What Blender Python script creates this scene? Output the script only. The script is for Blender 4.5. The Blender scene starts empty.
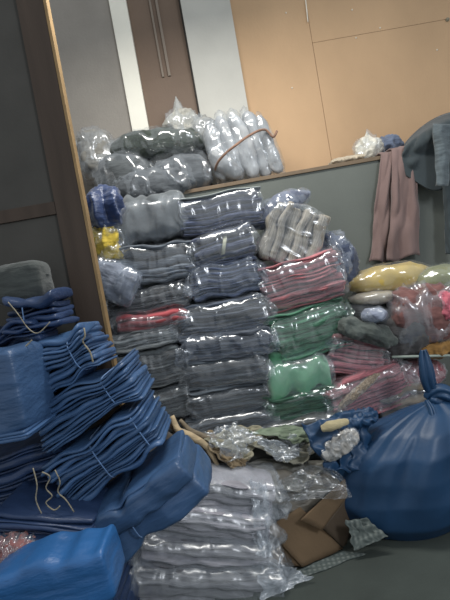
import bpy, math, random
from mathutils import Vector, Matrix, noise, Euler

# ------------------------------------------------------------------ camera, light, exposure
SC = bpy.context.scene
COL = SC.collection
F_PX = 450.0
PITCH = math.radians(2.6)
ROLL = math.radians(10.0)
CAMZ = 1.28
CAM = Vector((0, 0, CAMZ))
FW = Vector((0, math.cos(PITCH), -math.sin(PITCH)))
R0 = Vector((1, 0, 0))
U0 = Vector((0, math.sin(PITCH), math.cos(PITCH)))
cx_ = R0 * math.cos(ROLL) - U0 * math.sin(ROLL)
cy_ = R0 * math.sin(ROLL) + U0 * math.cos(ROLL)
cd = bpy.data.cameras.new('camera')
cam = bpy.data.objects.new('camera', cd)
COL.objects.link(cam)
m = Matrix((cx_, cy_, -FW)).transposed().to_4x4()
m.translation = CAM
cam.matrix_world = m
cd.sensor_fit = 'VERTICAL'
cd.sensor_height = 24.0
cd.lens = 24.0 * F_PX / 600.0
cd.clip_start = 0.02
SC.camera = cam

SC.view_settings.view_transform = 'Standard'
SC.view_settings.look = 'None'
SC.view_settings.gamma = 1.0
SC.view_settings.use_curve_mapping = False
SC.view_settings.exposure = 0.38

W = bpy.data.worlds.new('world')
SC.world = W
W.use_nodes = True
W.node_tree.nodes['Background'].inputs[0].default_value = (0.90, 0.96, 1.0, 1)
W.node_tree.nodes['Background'].inputs[1].default_value = 0.42


def area(name, loc, target, sx, sy, power, color):
    ld = bpy.data.lights.new(name, 'AREA')
    ld.shape = 'RECTANGLE'
    ld.size = sx
    ld.size_y = sy
    ld.energy = power
    ld.color = color
    o = bpy.data.objects.new(name, ld)
    COL.objects.link(o)
    o.location = loc
    o.rotation_euler = (Vector(target) - Vector(loc)).to_track_quat('-Z', 'Y').to_euler()
    return o


area('ceiling_tube_light', (0.15, 2.05, 3.0), (0.15, 2.5, 0.0), 1.3, 0.3, 32, (1.0, 0.98, 0.93))
area('front_right_fill', (1.9, -0.6, 2.5), (-0.3, 2.2, 0.6), 0.6, 0.6, 34, (0.88, 0.93, 1.0))  # unseen lamp added at front right for film highlights and floor fill

# ------------------------------------------------------------------ helpers


def lin(c):
    out = []
    for v in c:
        v /= 255.0
        out.append(v / 12.92 if v <= 0.04045 else ((v + 0.055) / 1.055) ** 2.4)
    return tuple(out) + (1.0,)


def at(px, py, Y):
    """the point of the plane y = Y that the photo shows at pixel (px, py)"""
    dx, dy = px - 225.0, py - 300.0
    x = dx * math.cos(ROLL) - dy * math.sin(ROLL)
    y = dx * math.sin(ROLL) + dy * math.cos(ROLL)
    d = R0 * x - U0 * y + FW * F_PX
    return CAM + d * (Y / d.y)


def scl(px, py, Y):
    p = at(px, py, Y)
    return (p - CAM).dot(FW) / F_PX


def nz(x, y, z):
    return noise.noise(Vector((x, y, z)))


def new_obj(name, verts, faces, mat, parent=None, smooth=True):
    me = bpy.data.meshes.new(name)
    me.from_pydata([tuple(v) for v in verts], [], faces)
    me.update()
    if smooth:
        me.polygons.foreach_set('use_smooth', [True] * len(me.polygons))
    if mat:
        me.materials.append(mat)
    o = bpy.data.objects.new(name, me)
    COL.objects.link(o)
    if parent:
        o.parent = parent
    return o


def thing(name, label, cat, loc=(0, 0, 0), rot=(0, 0, 0), group=None):
    o = bpy.data.objects.new(name, None)
    COL.objects.link(o)
    o.empty_display_size = 0.05
    o.location = loc
    o.rotation_euler = rot
    o['label'] = label
    o['category'] = cat
    if group:
        o['group'] = group
    return o


def tag(o, label, cat, group=None):
    o['label'] = label
    o['category'] = cat
    if group:
        o['group'] = group
    return o


def struct(o):
    o['kind'] = 'structure'
    return o


class MB:
    def __init__(s):
        s.v, s.f = [], []

    def add(s, v, f):
        b = len(s.v)
        s.v += [Vector(q) for q in v]
        s.f += [[i + b for i in q] for q in f]

    def box(s, lo, hi):
        x0, y0, z0 = lo
        x1, y1, z1 = hi
        s.add([(x0, y0, z0), (x1, y0, z0), (x1, y1, z0), (x0, y1, z0), (x0, y0, z1), (x1, y0, z1), (x1, y1, z1), (x0, y1, z1)],
              [(0, 3, 2, 1), (4, 5, 6, 7), (0, 1, 5, 4), (1, 2, 6, 5), (2, 3, 7, 6), (3, 0, 4, 7)])

    def build(s, name, mat, parent=None, smooth=False, bevel=0):
        o = new_obj(name, s.v, s.f, mat, parent, smooth)
        if bevel:
            b = o.modifiers.new('bevel', 'BEVEL')
            b.width = bevel
            b.segments = 2
        return o


def tube_geo(pts, r, n=8, close=False):
    pts = [Vector(p) for p in pts]
    L = len(pts)
    vs, fs = [], []
    for i, p in enumerate(pts):
        a = pts[(i - 1) % L] if (close or i > 0) else p
        b = pts[(i + 1) % L] if (close or i < L - 1) else p
        t = (b - a).normalized()
        ref = Vector((0, 0, 1)) if abs(t.z) < 0.9 else Vector((0, 1, 0))
        u = t.cross(ref).normalized()
        w = u.cross(t)
        rr = r(i / (L - 1)) if callable(r) else r
        for k in range(n):
            q = 2 * math.pi * k / n
            vs.append(p + (u * math.cos(q) + w * math.sin(q)) * rr)
    for i in range(L if close else L - 1):
        j = (i + 1) % L
        for k in range(n):
            k2 = (k + 1) % n
            fs.append((i * n + k, i * n + k2, j * n + k2, j * n + k))
    if not close:
        fs.append(tuple(reversed(range(n))))
        fs.append(tuple(range((L - 1) * n, L * n)))
    return vs, fs


def tube(name, pts, r, mat, parent=None, n=8, close=False):
    v, f = tube_geo(pts, r, n, close)
    return new_obj(name, v, f, mat, parent)


def spline(pts, k=6):
    pts = [Vector(p) for p in pts]
    out = []
    for i in range(len(pts) - 1):
        p0 = pts[max(i - 1, 0)]
        p1, p2 = pts[i], pts[i + 1]
        p3 = pts[min(i + 2, len(pts) - 1)]
        for j in range(k):
            t = j / k
            out.append(0.5 * ((2 * p1) + (p2 - p0) * t + (2 * p0 - 5 * p1 + 4 * p2 - p3) * t * t + (3 * p1 - p0 - 3 * p2 + p3) * t ** 3))
    out.append(pts[-1])
    return out


def sgn(a, e):
    return math.copysign(abs(a) ** e, a)


def split(n, seed):
    r = random.Random(seed * 3 + 1)
    a = [.6 + r.random() ** 2 * 1.5 for _ in range(n)]
    t = sum(a)
    return [x / t for x in a]


def loft(w, d, h, nx, mm, e_cs=0.45, p_end=7.0, ends=1.0, fn=None):
    """closed soft slab along x, superelliptic section; fn deforms every point"""
    vs, fs = [], []
    for i in range(nx + 1):
        t = -math.cos(math.pi * i / nx)
        t = 0.6 * t + 0.4 * (2 * i / nx - 1)
        t = max(-0.9999, min(0.9999, t))
        s = (1 - abs(t) ** p_end) ** (1 / p_end)
        s = max(s, 0.02)
        for k in range(mm):
            q = 2 * math.pi * k / mm
            y = sgn(math.cos(q), e_cs) * d / 2 * (1 - (1 - s) * ends * 0.5)
            z = sgn(math.sin(q), e_cs) * h / 2 * s
            v = Vector((t * w / 2, y, z))
            vs.append(fn(v, t, q) if fn else v)
    for i in range(nx):
        for k in range(mm):
            k2 = (k + 1) % mm
            fs.append((i * mm + k, (i + 1) * mm + k, (i + 1) * mm + k2, i * mm + k2))
    fs.append(tuple(range(mm)))
    fs.append(tuple(reversed(range(nx * mm, (nx + 1) * mm))))
    return vs, fs


# ------------------------------------------------------------------ materials
_mats = {}


def nt(name):
    mt = bpy.data.materials.new(name)
    mt.use_nodes = True
    t = mt.node_tree
    return mt, t, t.nodes['Principled BSDF']


def link(t, a, b):
    t.links.new(a, b)


def cloth(col, rough=0.85, var=0.25, bump=0.5, scale=14, stretch=(1, 1, 3), sheen=0.2, spec=0.3, obj_var=0.3):
    key = ('cloth', col, rough, var, bump, scale, stretch, sheen, spec, obj_var)
    if key in _mats:
        return _mats[key]
    mt, t, b = nt('cloth')
    tc = t.nodes.new('ShaderNodeTexCoord')
    mp = t.nodes.new('ShaderNodeMapping')
    mp.inputs['Scale'].default_value = stretch
    link(t, tc.outputs['Object'], mp.inputs[0])
    n1 = t.nodes.new('ShaderNodeTexNoise')
    n1.inputs['Scale'].default_value = scale
    n1.inputs['Detail'].default_value = 6
    link(t, mp.outputs[0], n1.inputs['Vector'])
    oi = t.nodes.new('ShaderNodeObjectInfo')
    hsv = t.nodes.new('ShaderNodeHueSaturation')
    hsv.inputs['Color'].default_value = lin(col)
    mr = t.nodes.new('ShaderNodeMapRange')
    mr.inputs['To Min'].default_value = 1 - obj_var
    mr.inputs['To Max'].default_value = 1 + obj_var
    link(t, oi.outputs['Random'], mr.inputs['Value'])
    mr2 = t.nodes.new('ShaderNodeMapRange')
    mr2.inputs['From Min'].default_value = 0.3
    mr2.inputs['From Max'].default_value = 0.7
    mr2.inputs['To Min'].default_value = 1 - var
    mr2.inputs['To Max'].default_value = 1 + var
    link(t, n1.outputs[0], mr2.inputs['Value'])
    mu = t.nodes.new('ShaderNodeMath')
    mu.operation = 'MULTIPLY'
    link(t, mr.outputs[0], mu.inputs[0])
    link(t, mr2.outputs[0], mu.inputs[1])
    link(t, mu.outputs[0], hsv.inputs['Value'])
    link(t, hsv.outputs[0], b.inputs['Base Color'])
    b.inputs['Roughness'].default_value = rough
    b.inputs['Specular IOR Level'].default_value = spec
    b.inputs['Sheen Weight'].default_value = sheen
    bp = t.nodes.new('ShaderNodeBump')
    bp.inputs['Strength'].default_value = bump
    bp.inputs['Distance'].default_value = 0.02
    link(t, n1.outputs[0], bp.inputs['Height'])
    link(t, bp.outputs[0], b.inputs['Normal'])
    _mats[key] = mt
    return mt


def film(tint=(225, 232, 240), base=0.08, scale=10, rough=0.19, strong=0.8, stretch=(1.6, 1.0, 0.6), seed=0.0):
    """clear crinkled plastic film"""
    key = ('film', tint, base, scale, rough, strong, stretch)
    if key in _mats:
        return _mats[key]
    mt, t, b = nt('clear_film')
    out = t.nodes['Material Output']
    tc = t.nodes.new('ShaderNodeTexCoord')
    mp = t.nodes.new('ShaderNodeMapping')
    mp.inputs['Scale'].default_value = stretch
    link(t, tc.outputs['Object'], mp.inputs[0])
    n1 = t.nodes.new('ShaderNodeTexNoise')
    n1.noise_type = 'RIDGED_MULTIFRACTAL'
    n1.inputs['Scale'].default_value = scale
    n1.inputs['Detail'].default_value = 3
    n1.inputs['Distortion'].default_value = 0.6
    link(t, mp.outputs[0], n1.inputs['Vector'])
    bp = t.nodes.new('ShaderNodeBump')
    bp.inputs['Strength'].default_value = strong
    bp.inputs['Distance'].default_value = 0.02
    link(t, n1.outputs[0], bp.inputs['Height'])
    b.inputs['Base Color'].default_value = lin(tint)
    b.inputs['Roughness'].default_value = rough
    b.inputs['Specular IOR Level'].default_value = 0.5
    link(t, bp.outputs[0], b.inputs['Normal'])
    gl = t.nodes.new('ShaderNodeBsdfGlossy')
    gl.inputs['Roughness'].default_value = rough
    gl.inputs['Color'].default_value = (1, 1, 1, 1)
    link(t, bp.outputs[0], gl.inputs['Normal'])
    tr = t.nodes.new('ShaderNodeBsdfTransparent')
    tr.inputs[0].default_value = (0.96, 0.97, 0.98, 1)
    fr = t.nodes.new('ShaderNodeFresnel')
    fr.inputs['IOR'].default_value = 1.75
    link(t, bp.outputs[0], fr.inputs['Normal'])
    mg = t.nodes.new('ShaderNodeMixShader')
    cl = t.nodes.new('ShaderNodeMath')
    cl.operation = 'MINIMUM'
    cl.inputs[1].default_value = 0.13
    link(t, fr.outputs[0], cl.inputs[0])
    link(t, cl.outputs[0], mg.inputs[0])
    link(t, tr.outputs[0], mg.inputs[1])
    link(t, gl.outputs[0], mg.inputs[2])
    # the film is a little milky, most of all along its creases
    pw = t.nodes.new('ShaderNodeMapRange')
    pw.inputs['From Min'].default_value = 0.45
    pw.inputs['From Max'].default_value = 1.3
    pw.inputs['To Min'].default_value = base
    pw.inputs['To Max'].default_value = base * 2.2 + .08
    link(t, n1.outputs[0], pw.inputs['Value'])
    ms = t.nodes.new('ShaderNodeMixShader')
    link(t, pw.outputs[0], ms.inputs[0])
    link(t, mg.outputs[0], ms.inputs[1])
    link(t, b.outputs[0], ms.inputs[2])
    link(t, ms.outputs[0], out.inputs['Surface'])
    _mats[key] = mt
    return mt


def paint(name, col, rough=0.6, var=0.1, scale=3, bump=0.1, stretch=(1, 1, 1), spec=0.3, fine=60):
    mt, t, b = nt(name)
    tc = t.nodes.new('ShaderNodeTexCoord')
    mp = t.nodes.new('ShaderNodeMapping')
    mp.inputs['Scale'].default_value = stretch
    link(t, tc.outputs['Object'], mp.inputs[0])
    n1 = t.nodes.new('ShaderNodeTexNoise')
    n1.inputs['Scale'].default_value = scale
    n1.inputs['Detail'].default_value = 8
    link(t, mp.outputs[0], n1.inputs['Vector'])
    cr = t.nodes.new('ShaderNodeValToRGB')
    c = lin(col)
    cr.color_ramp.elements[0].position = 0.3
    cr.color_ramp.elements[1].position = 0.7
    cr.color_ramp.elements[0].color = tuple(x * (1 - var) for x in c[:3]) + (1,)
    cr.color_ramp.elements[1].color = tuple(min(1, x * (1 + var)) for x in c[:3]) + (1,)
    link(t, n1.outputs[0], cr.inputs[0])
    link(t, cr.outputs[0], b.inputs['Base Color'])
    n2 = t.nodes.new('ShaderNodeTexNoise')
    n2.inputs['Scale'].default_value = fine
    n2.inputs['Detail'].default_value = 4
    link(t, mp.outputs[0], n2.inputs['Vector'])
    bp = t.nodes.new('ShaderNodeBump')
    bp.inputs['Strength'].default_value = bump
    bp.inputs['Distance'].default_value = 0.01
    link(t, n2.outputs[0], bp.inputs['Height'])
    link(t, bp.outputs[0], b.inputs['Normal'])
    b.inputs['Roughness'].default_value = rough
    b.inputs['Specular IOR Level'].default_value = spec
    return mt


def plaid(c1, c2):
    mt, t, b = nt('plaid')
    tc = t.nodes.new('ShaderNodeTexCoord')
    ws = []
    for ax in ('X', 'Y'):
        wv = t.nodes.new('ShaderNodeTexWave')
        wv.bands_direction = ax
        wv.inputs['Scale'].default_value = 14
        wv.inputs['Distortion'].default_value = 0.6
        link(t, tc.outputs['Object'], wv.inputs['Vector'])
        ws.append(wv)
    mu = t.nodes.new('ShaderNodeMath')
    mu.operation = 'MULTIPLY'
    link(t, ws[0].outputs[1], mu.inputs[0])
    link(t, ws[1].outputs[1], mu.inputs[1])
    mx = t.nodes.new('ShaderNodeMixRGB')
    mx.inputs[1].default_value = lin(c1)
    mx.inputs[2].default_value = lin(c2)
    link(t, mu.outputs[0], mx.inputs[0])
    link(t, mx.outputs[0], b.inputs['Base Color'])
    b.inputs['Roughness'].default_value = 0.9
    return mt


BLUE = dict(rough=0.40, var=0.16, bump=0.8, scale=7, stretch=(.7, 1, 2.6), sheen=0.0, spec=0.5, obj_var=0.18)
M_blue = cloth((60, 88, 124), **BLUE)
M_navyb = cloth((40, 58, 90), **BLUE)
M_string = cloth((140, 132, 112), obj_var=0.1)
M_film = film()
M_film_soft = film(base=0.09, scale=5.5, rough=0.22, strong=0.7)
M_film_blue = film(tint=(200, 212, 232), base=0.10, scale=11, strong=1.0)
M_card = paint('cardboard', (100, 82, 62), rough=0.9, var=0.12, scale=5)

# ------------------------------------------------------------------ bundles


def bundle(name, label, cat, group, cx, cy, w, h, Y, d, col, n, tilt=0, yaw=0, nod=0, seed=1,
           pinch=(), wrap=None, string=(), end=0.3, wob=1.0, parts=None, layer='folded_garment', jit=1.0,
           e=0.55, rough_end=0.0, mat=None, fanr=0.0, fanl=0.0, film_over=1.05, topmat=None):
    """a stack of n folded pieces, seen at pixel (cx, cy), w x h pixels at distance Y"""
    rnd = random.Random(seed)
    s = scl(cx, cy, Y)
    w, h = w * s, h * s * 1.05
    c = at(cx, cy, Y)
    rot = Euler((math.radians(nod), -math.radians(tilt), math.radians(yaw)))
    base = Vector((c.x, Y + d / 2, c.z)) - rot.to_matrix() @ Vector((0, 0, h / 2))
    root = thing(name, label, cat, base, rot, group)
    mat = mat or (cloth(col, stretch=(1, 1, 2), scale=6, bump=.4, var=.15) if n <= 3 else cloth(col, stretch=(.8, .8, 16), scale=9, bump=1.0, var=.4))
    sd = seed * 7.31

    def squeeze(x, z):
        t = 2 * x / w
        k = 1.0
        for (tp, am, wd) in pinch:
            k -= am * math.exp(-((t - tp) / wd) ** 2)
        k += fanr * max(0, t) ** 2 + fanl * max(0, -t) ** 2
        return h / 2 + (z - h / 2) * k

    fr_ = parts or (split(n, seed) if n > 3 else [1.0 / n] * n)
    z0 = 0
    for i in range(len(fr_)):
        lh = fr_[i] * h
        ww = w * (1 - 0.07 * jit * rnd.random())
        dd = d * (1 - 0.10 * jit * rnd.random())
        ox = (rnd.random() - .5) * 0.05 * w * jit
        oy = (rnd.random() - .5) * 0.06 * d * jit
        ls = sd + i * 3.7
        zc = z0 + .5 * lh
        z0 += lh
        re = rough_end

        def fn(v, t, q, zc=zc, ls=ls, ox=ox, oy=oy, lh=lh):
            x, y, z = v.x + ox, v.y + oy, v.z
            z += zc
            edge = abs(t) ** 5
            z += wob * (0.05 * h * nz(x * 5 / max(w, .1) * .6 + sd, y * 4, sd) + 0.22 * lh * nz(x * 14, y * 5, ls))
            y += wob * (0.035 * d * nz(x * 9, zc * 6, ls) + 0.03 * d * nz(x * 4, zc * 12 + sd, 3.3))
            if re:
                z += re * edge * lh * 1.6 * nz(y * 22, zc * 9, ls)
                x += re * edge * 0.05 * nz(y * 26, zc * 40, ls + 5)
            z = squeeze(x, z)
            return Vector((x, y, z))
        big = len(fr_) <= 3 or fr_[i] > .4
        if big:
            def fn(v, t, q, zc=zc, ls=ls, ox=ox, oy=oy, lh=lh, f0=fn):
                p = Vector((v.x * 5 + v.z * 4 + ls, v.y * 9, v.z * 9 - v.x * 3))
                r = (1 - 2 * abs(noise.noise(p))) + .4 * (1 - 2 * abs(noise.noise(p * 2.4)))
                o = f0(v, t, q)
                r *= .007 * wob
                return o + Vector((0, r * math.cos(q), r * math.sin(q) * .7))
        vs, fs = loft(ww, dd, lh * 1.10, 80 if big else 34, 44 if big else 18, e, 11, 1, fn)
        new_obj(layer, vs, fs, topmat if (topmat and i == n - 1) else mat, root)
    if wrap:
        fm = wrap if not isinstance(wrap, bool) else M_film

        def fn2(v, t, q):
            x, y, z = v
            edge = abs(t) ** 3
            fl = 1 - 0.55 * max(0, (abs(t) - .82) / .18)
            z = z * fl + h / 2
            p = Vector((x * 9 + sd, y * 9, z * 9))
            r1 = 1 - 2 * abs(noise.noise(p))
            r2 = 1 - 2 * abs(noise.noise(p * 2.7))
            a = 0.006 + (0.010 + 0.02 * end) * edge
            o = a * r1 + a * .6 * r2
            cq, sq = math.cos(q), math.sin(q)
            y += o * cq
            z += o * sq + edge * 0.03 * end * nz(x * 3, y * 7, sd)
            x += edge * 0.09 * end * nz(y * 9, z * 13, sd) * (1 if t > 0 else -1)
            fz = max(0, abs(t) - (.45 if t > 0 else .75)) / .5 * end
            p3 = Vector((x * 14 + sd, y * 40, z * 40))
            r3 = (1 - 2 * abs(noise.noise(p3))) * .016 * min(1, fz)
            y += r3 * cq
            z += r3 * sq
            x += r3 * .8
            z = squeeze(x, z)
            z += wob * (0.05 * h * nz(x * 5 / max(w, .1) * .6 + sd, y * 4, sd))
            z = max(z, -0.004)
            return Vector((x, y, z))
        vs, fs = loft(w * (1.03 + 0.12 * end), d * film_over, h * film_over, 84, 60, 0.5, 5, 1, fn2)
        new_obj('plastic_bag', vs, fs, fm, root)
    for tp in string:
        xs = tp * w / 2
        pts = []
        for k in range(36):
            q = 2 * math.pi * k / 36
            y = sgn(math.cos(q), .5) * (d / 2 * 1.03)
            z = squeeze(xs, h / 2 + sgn(math.sin(q), .5) * (h / 2 * 1.08))
            pts.append((xs + 0.006 * math.sin(q * 2 + seed), y, z))
        tube('string', pts, 0.0022, M_string if mat is not M_blue and mat is not M_navyb else M_tie, root, 6, True)
    return root


M_tie = cloth((95, 125, 165), obj_var=0.1)


def crumple(name, label, cat, group, cx, cy, w, h, Y, d, mat, seed=1, amp=0.18, freq=2.2, wrap=None, tilt=0, part=None,
            yaw=0, flat=0.0, e=0.8, nx=60, mm=44, tail=None, nod=0, p_end=2.4, body='contents', film_amp=1.0, sharp=1.0):
    """a soft lumpy bag or heap of cloth with ridged creases, centred on pixel (cx, cy)"""
    s = scl(cx, cy, Y)
    w, h = w * s, h * s
    c = at(cx, cy, Y)
    rot = Euler((math.radians(nod), -math.radians(tilt), math.radians(yaw)))
    base = Vector((c.x, Y + d / 2, c.z)) - rot.to_matrix() @ Vector((0, 0, h / 2))
    root = thing(name, label, cat, base, rot, group)
    sd = seed * 5.17
    if body == 'cloth':
        freq *= 1.7
        amp += .06

    def mk(grow, am, fr, so):
        def fn(v, t, q):
            L = min(w, h * 1.6, d * 1.6)
            fr_ = fr * .62
            p = Vector((v.x / L * fr_ + so, v.y / L * fr_, v.z / L * fr_))
            r = 1 - 2 * abs(noise.noise(p))
            r += 0.35 * (1 - 2 * abs(noise.noise(p * 2.3 + Vector((3, 1, so)))))
            r += 0.12 * sharp * (1 - 2 * abs(noise.noise(p * 5.1 + Vector((7, 2, so)))))
            nrm = Vector((v.x / (w * w), v.y / (d * d), v.z / (h * h)))
            nrm.normalize()
            o = v * grow + nrm * (am * L * (r - 0.5) * 0.5)
            z = o.z + h / 2
            if tail:
                tx, tl = tail
                g = max(0, 1 - abs(t - tx) / 0.28) * max(0, math.sin(q)) ** 2
                z += tl * h * g * (1 + .4 * nz(v.x * 30, v.y * 30, so))
                o.y *= (1 - 0.8 * g)
            if z < 0:
                z *= (1 - flat) * .3
            return Vector((o.x, o.y, z))
        return fn
    vs, fs = loft(w, d, h, nx, mm, e, p_end, 2.0 * (1 if p_end < 4 else .5), mk(1.0, amp, freq, sd))
    new_obj(body, vs, fs, mat, root)
    if wrap:
        vs, fs = loft(w, d, h, nx, mm, e, p_end, 2.0 * (1 if p_end < 4 else .5), mk(1.07, amp * 1.1 * film_amp, freq * 1.4, sd + 4))
        new_obj('plastic_bag', vs, fs, wrap, root)
    return root


def sheet(name, fn, nu, nv, mat, thick=0.003, parent=None):
    vs = [fn(i / nu, j / nv) for j in range(nv + 1) for i in range(nu + 1)]
    fs = [(j * (nu + 1) + i, j * (nu + 1) + i + 1, (j + 1) * (nu + 1) + i + 1, (j + 1) * (nu + 1) + i) for j in range(nv) for i in range(nu)]
    o = new_obj(name, vs, fs, mat, parent)
    so = o.modifiers.new('solid', 'SOLIDIFY')
    so.thickness = thick
    so.offset = 0
    return o


# ------------------------------------------------------------------ the room
mb = MB()
mb.box((-3, -1.5, -0.1), (3, 3.5, 0.0))
struct(mb.build('floor', paint('floor_concrete', (60, 66, 62), rough=0.8, var=0.15, scale=4, bump=0.15)))

WY = 3.42
LEDGE_Y = 2.95
LZ = at(335, 164, LEDGE_Y).z
# upper wall: the boards stand side by side


def wx(px, py):
    return at(px, py, WY).x


x_white0, x_white1 = wx(109, 0), wx(126, 0)
x_col0, x_col1 = wx(180, 0), wx(229, 0)
M_wallgrey = paint('grey_board', (146, 140, 132), var=0.06, scale=6, bump=0.2)
M_brown = paint('brown_board', (118, 100, 86), var=0.08, scale=3, bump=0.1)
M_white = paint('white_post', (240, 236, 222), var=0.04, scale=4, bump=0.05)
M_pale = paint('pale_post', (184, 182, 174), var=0.06, scale=4, bump=0.1)
M_ply = paint('plywood', (190, 158, 124), rough=0.8, var=0.09, scale=2.2, bump=0.12, stretch=(1, 1, 0.6))
M_dark = paint('dark_gap', (50, 46, 42))
mb = MB()
mb.box((-3, WY + .06, 0), (3, WY + .1, 4.2))
struct(mb.build('wall_back', M_dark))
mb = MB()
mb.box((-3, WY, 0), (x_white0 - .002, WY + .06, 4.2))
struct(mb.build('wall_back_left', M_wallgrey))
mb = MB()
mb.box((x_white0, WY - .03, 0), (x_white1, WY + .06, 4.2))
struct(mb.build('trim_1', M_white, bevel=.003))
# brown door leaf between the posts
zt = at(160, 77, WY).z
door = MB()
door.box((x_white1 + .002, WY + .012, 0), (x_col0 - .012, WY + .06, zt - .004))
door.box((x_white1 + .002, WY + .022, zt), (x_col0 - .012, WY + .06, 4.2))
dr = struct(door.build('door_1', M_brown))
st = MB()
xm = wx(151, 0)
M_line = paint('grey_strip', (134, 122, 110), var=0.05)
st.box((xm - .018, WY + .004, zt), (xm - .004, WY + .022, 4.2))
st.box((xm + .028, WY + .004, zt), (xm + .046, WY + .022, 4.2))
o = st.build('door_strip', M_line, dr)
mb = MB()
mb.box((x_col0 - .01, WY - .005, 0), (x_col0 + .002, WY + .05, 4.2))
struct(mb.build('trim_3', paint('dark_trim', (70, 66, 62))))
mb = MB()
mb.box((x_col0, WY - .05, 0), (x_col1, WY + .06, 4.2))
struct(mb.build('trim_2', M_pale, bevel=.003))
# plywood boards with open joints
xs = at(325, 120, WY).x
zs = at(380, 31, WY).z
mb = MB()
g = .0016
mb.box((x_col1 + .001, WY, 0), (xs - g, WY + .06, 4.2))
mb.box((xs + g, WY, 0), (3, WY + .06, zs - g))
mb.box((xs + g, WY + .001, zs + g), (3, WY + .061, 4.2))
struct(mb.build('wall_back_right', M_ply))
# nails in the plywood
M_nail = paint('nail', (225, 215, 195), rough=.4)
for k, (a, b) in enumerate([(286, 13), (352, 10), (380, 28), (356, 38), (437, 50), (292, 88)]):
    p = at(a, b, WY)
    v, f = tube_geo([(p.x, WY - .004, p.z), (p.x, WY + .004, p.z)], .006, 10)
    q = new_obj('nail', v, f, M_nail)
    tag(q, ['pale nail head high on the plywood, right of the light streak', 'pale nail head near the top edge of the plywood',
            'nail head on the horizontal joint of the plywood', 'nail head just below the horizontal plywood joint',
            'lone nail head low at the right side of the plywood', 'nail head on the plywood left of its vertical joint'][k], 'nail', 'nails in the plywood')
p = at(447, 20, WY)
v, f = tube_geo([(p.x, WY - .012, p.z), (p.x, WY + .004, p.z)], .013, 14)
tag(new_obj('hook', v, f, M_string), 'beige plug in the plywood at the far right edge', 'hook')
p0, p1 = at(305, 0, WY - .02), at(308, 22, WY - .02)
tag(tube('cord', spline([(p0.x, WY - .02, 3.1), (p0.x + .004, WY - .02, p0.z), (p1.x, WY - .02, p1.z)]), .0035, M_white), 'short white cord hanging from above in front of the plywood', 'cord')

# low storage counter whose top is the ledge
cn = thing('counter', 'grey-green panelled counter with thin wooden ledge behind the piles', 'counter', (0.5, LEDGE_Y, 0))
mb = MB()
mb.box((-1.6 - .5, 0, 0), (2.4 - .5, .45, LZ - .025))
mb.build('body', paint('grey_green_panel', (96, 100, 95), var=0.08, scale=3, rough=.65), cn)
mb = MB()
mb.box((-1.62 - .5, -.012, LZ - .024), (2.42 - .5, .46, LZ))
mb.build('ledge', paint('ledge_wood', (108, 92, 74), var=.15, scale=8), cn, bevel=.002)

# dark wooden partition at the left
PY = 1.95
pr = at(79, 175, PY).x
M_dwood = paint('dark_wood', (66, 55, 47), var=0.2, scale=2.5, rough=.55, stretch=(6, 6, .5), bump=.1)
M_infill = paint('infill', (68, 66, 62), var=0.12, scale=5, rough=.6)
pn = thing('wooden_partition', 'dark brown framed wooden partition with pale raw edge at the left', 'partition', (pr - .6, PY, 0))
sw = at(80, 175, PY).x - at(50, 175, PY).x
mb = MB(); mb.box((.6 - .012, -.003, 0), (.6, .046, 2.9)); mb.build('edge_strip', paint('raw_wood', (134, 110, 76), var=.2, scale=10), pn)
mb = MB(); mb.box((.6 - sw, 0, 0), (.6 - .013, .042, 2.9)); mb.build('stile', M_dwood, pn, bevel=.002)
zr = at(20, 213, PY).z
mb = MB(); mb.box((-.9, .004, zr - .03), (.6 - sw - .002, .042, zr + .025)); mb.build('rail', M_dwood, pn, bevel=.002)
mb = MB(); mb.box((-.9, .016, 0), (.6 - sw - .002, .036, 2.9)); mb.build('infill_panel', M_infill, pn)

# ------------------------------------------------------------------ central stacks
SL = (84, 92, 108)
DK = (70, 76, 84)
GR = (116, 122, 128)
NV = (66, 74, 100)
G_A = 'bagged garment bundles in the left stack'
G_B = 'bagged garment bundles in the middle stack'
G_C = 'bagged garment bundles in the coloured stack'
G_D = 'bagged garment bundles in the right pile'


def GB(label, g, *a, **k):
    return bundle('garment_bundle', label, 'garment bundle', g, *a, **k)


# left stack
GB('charcoal garments in a smooth shiny bag, topmost of the left stack', G_A, 147, 219, 80, 40, 2.42, .36, (80, 85, 88), 1, seed=11, wrap=M_film_soft, wob=1.6, end=.3, yaw=-2)
GB('grey garments in a glossy bag directly under the topmost charcoal bag', G_A, 156, 263, 80, 38, 2.40, .38, (98, 106, 116), 6, seed=12, wrap=M_film, end=.5, tilt=-4, wob=2.0, yaw=-4)
GB('dark grey layered garments above the dusky red bundle in the left stack', G_A, 150, 300, 84, 26, 2.40, .37, (78, 80, 84), 8, seed=13, wrap=M_film, wob=2.0, yaw=-6)
GB('thin dusky red bundle squeezed inside the grey left stack', G_A, 150, 322, 76, 15, 2.38, .36, (156, 72, 76), 3, seed=14, wrap=M_film, end=.5, tilt=-3, wob=2.0, yaw=5)
GB('light grey bundle just below the dusky red one', G_A, 142, 341, 70, 19, 2.38, .36, (132, 138, 140), 6, seed=15, wrap=M_film_soft, wob=2.0, yaw=3)
GB('dark grey bundle with bright crumpled plastic, below the light grey one', G_A, 146, 371, 76, 36, 2.38, .36, (88, 94, 96), 10, seed=16, wrap=M_film, end=.8, wob=2.0, yaw=1)
GB('charcoal bundle at the foot of the left stack, partly hidden by blue cloth', G_A, 160, 408, 68, 32, 2.38, .36, (74, 80, 82), 8, seed=17, wrap=M_film_soft, wob=2.0, yaw=-1)
GB('dark bundle lowest in the left stack behind the beige rags', G_A, 155, 462, 96, 66, 2.42, .36, (60, 64, 66), 10, seed=18, wob=2.0, yaw=-3)

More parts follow.
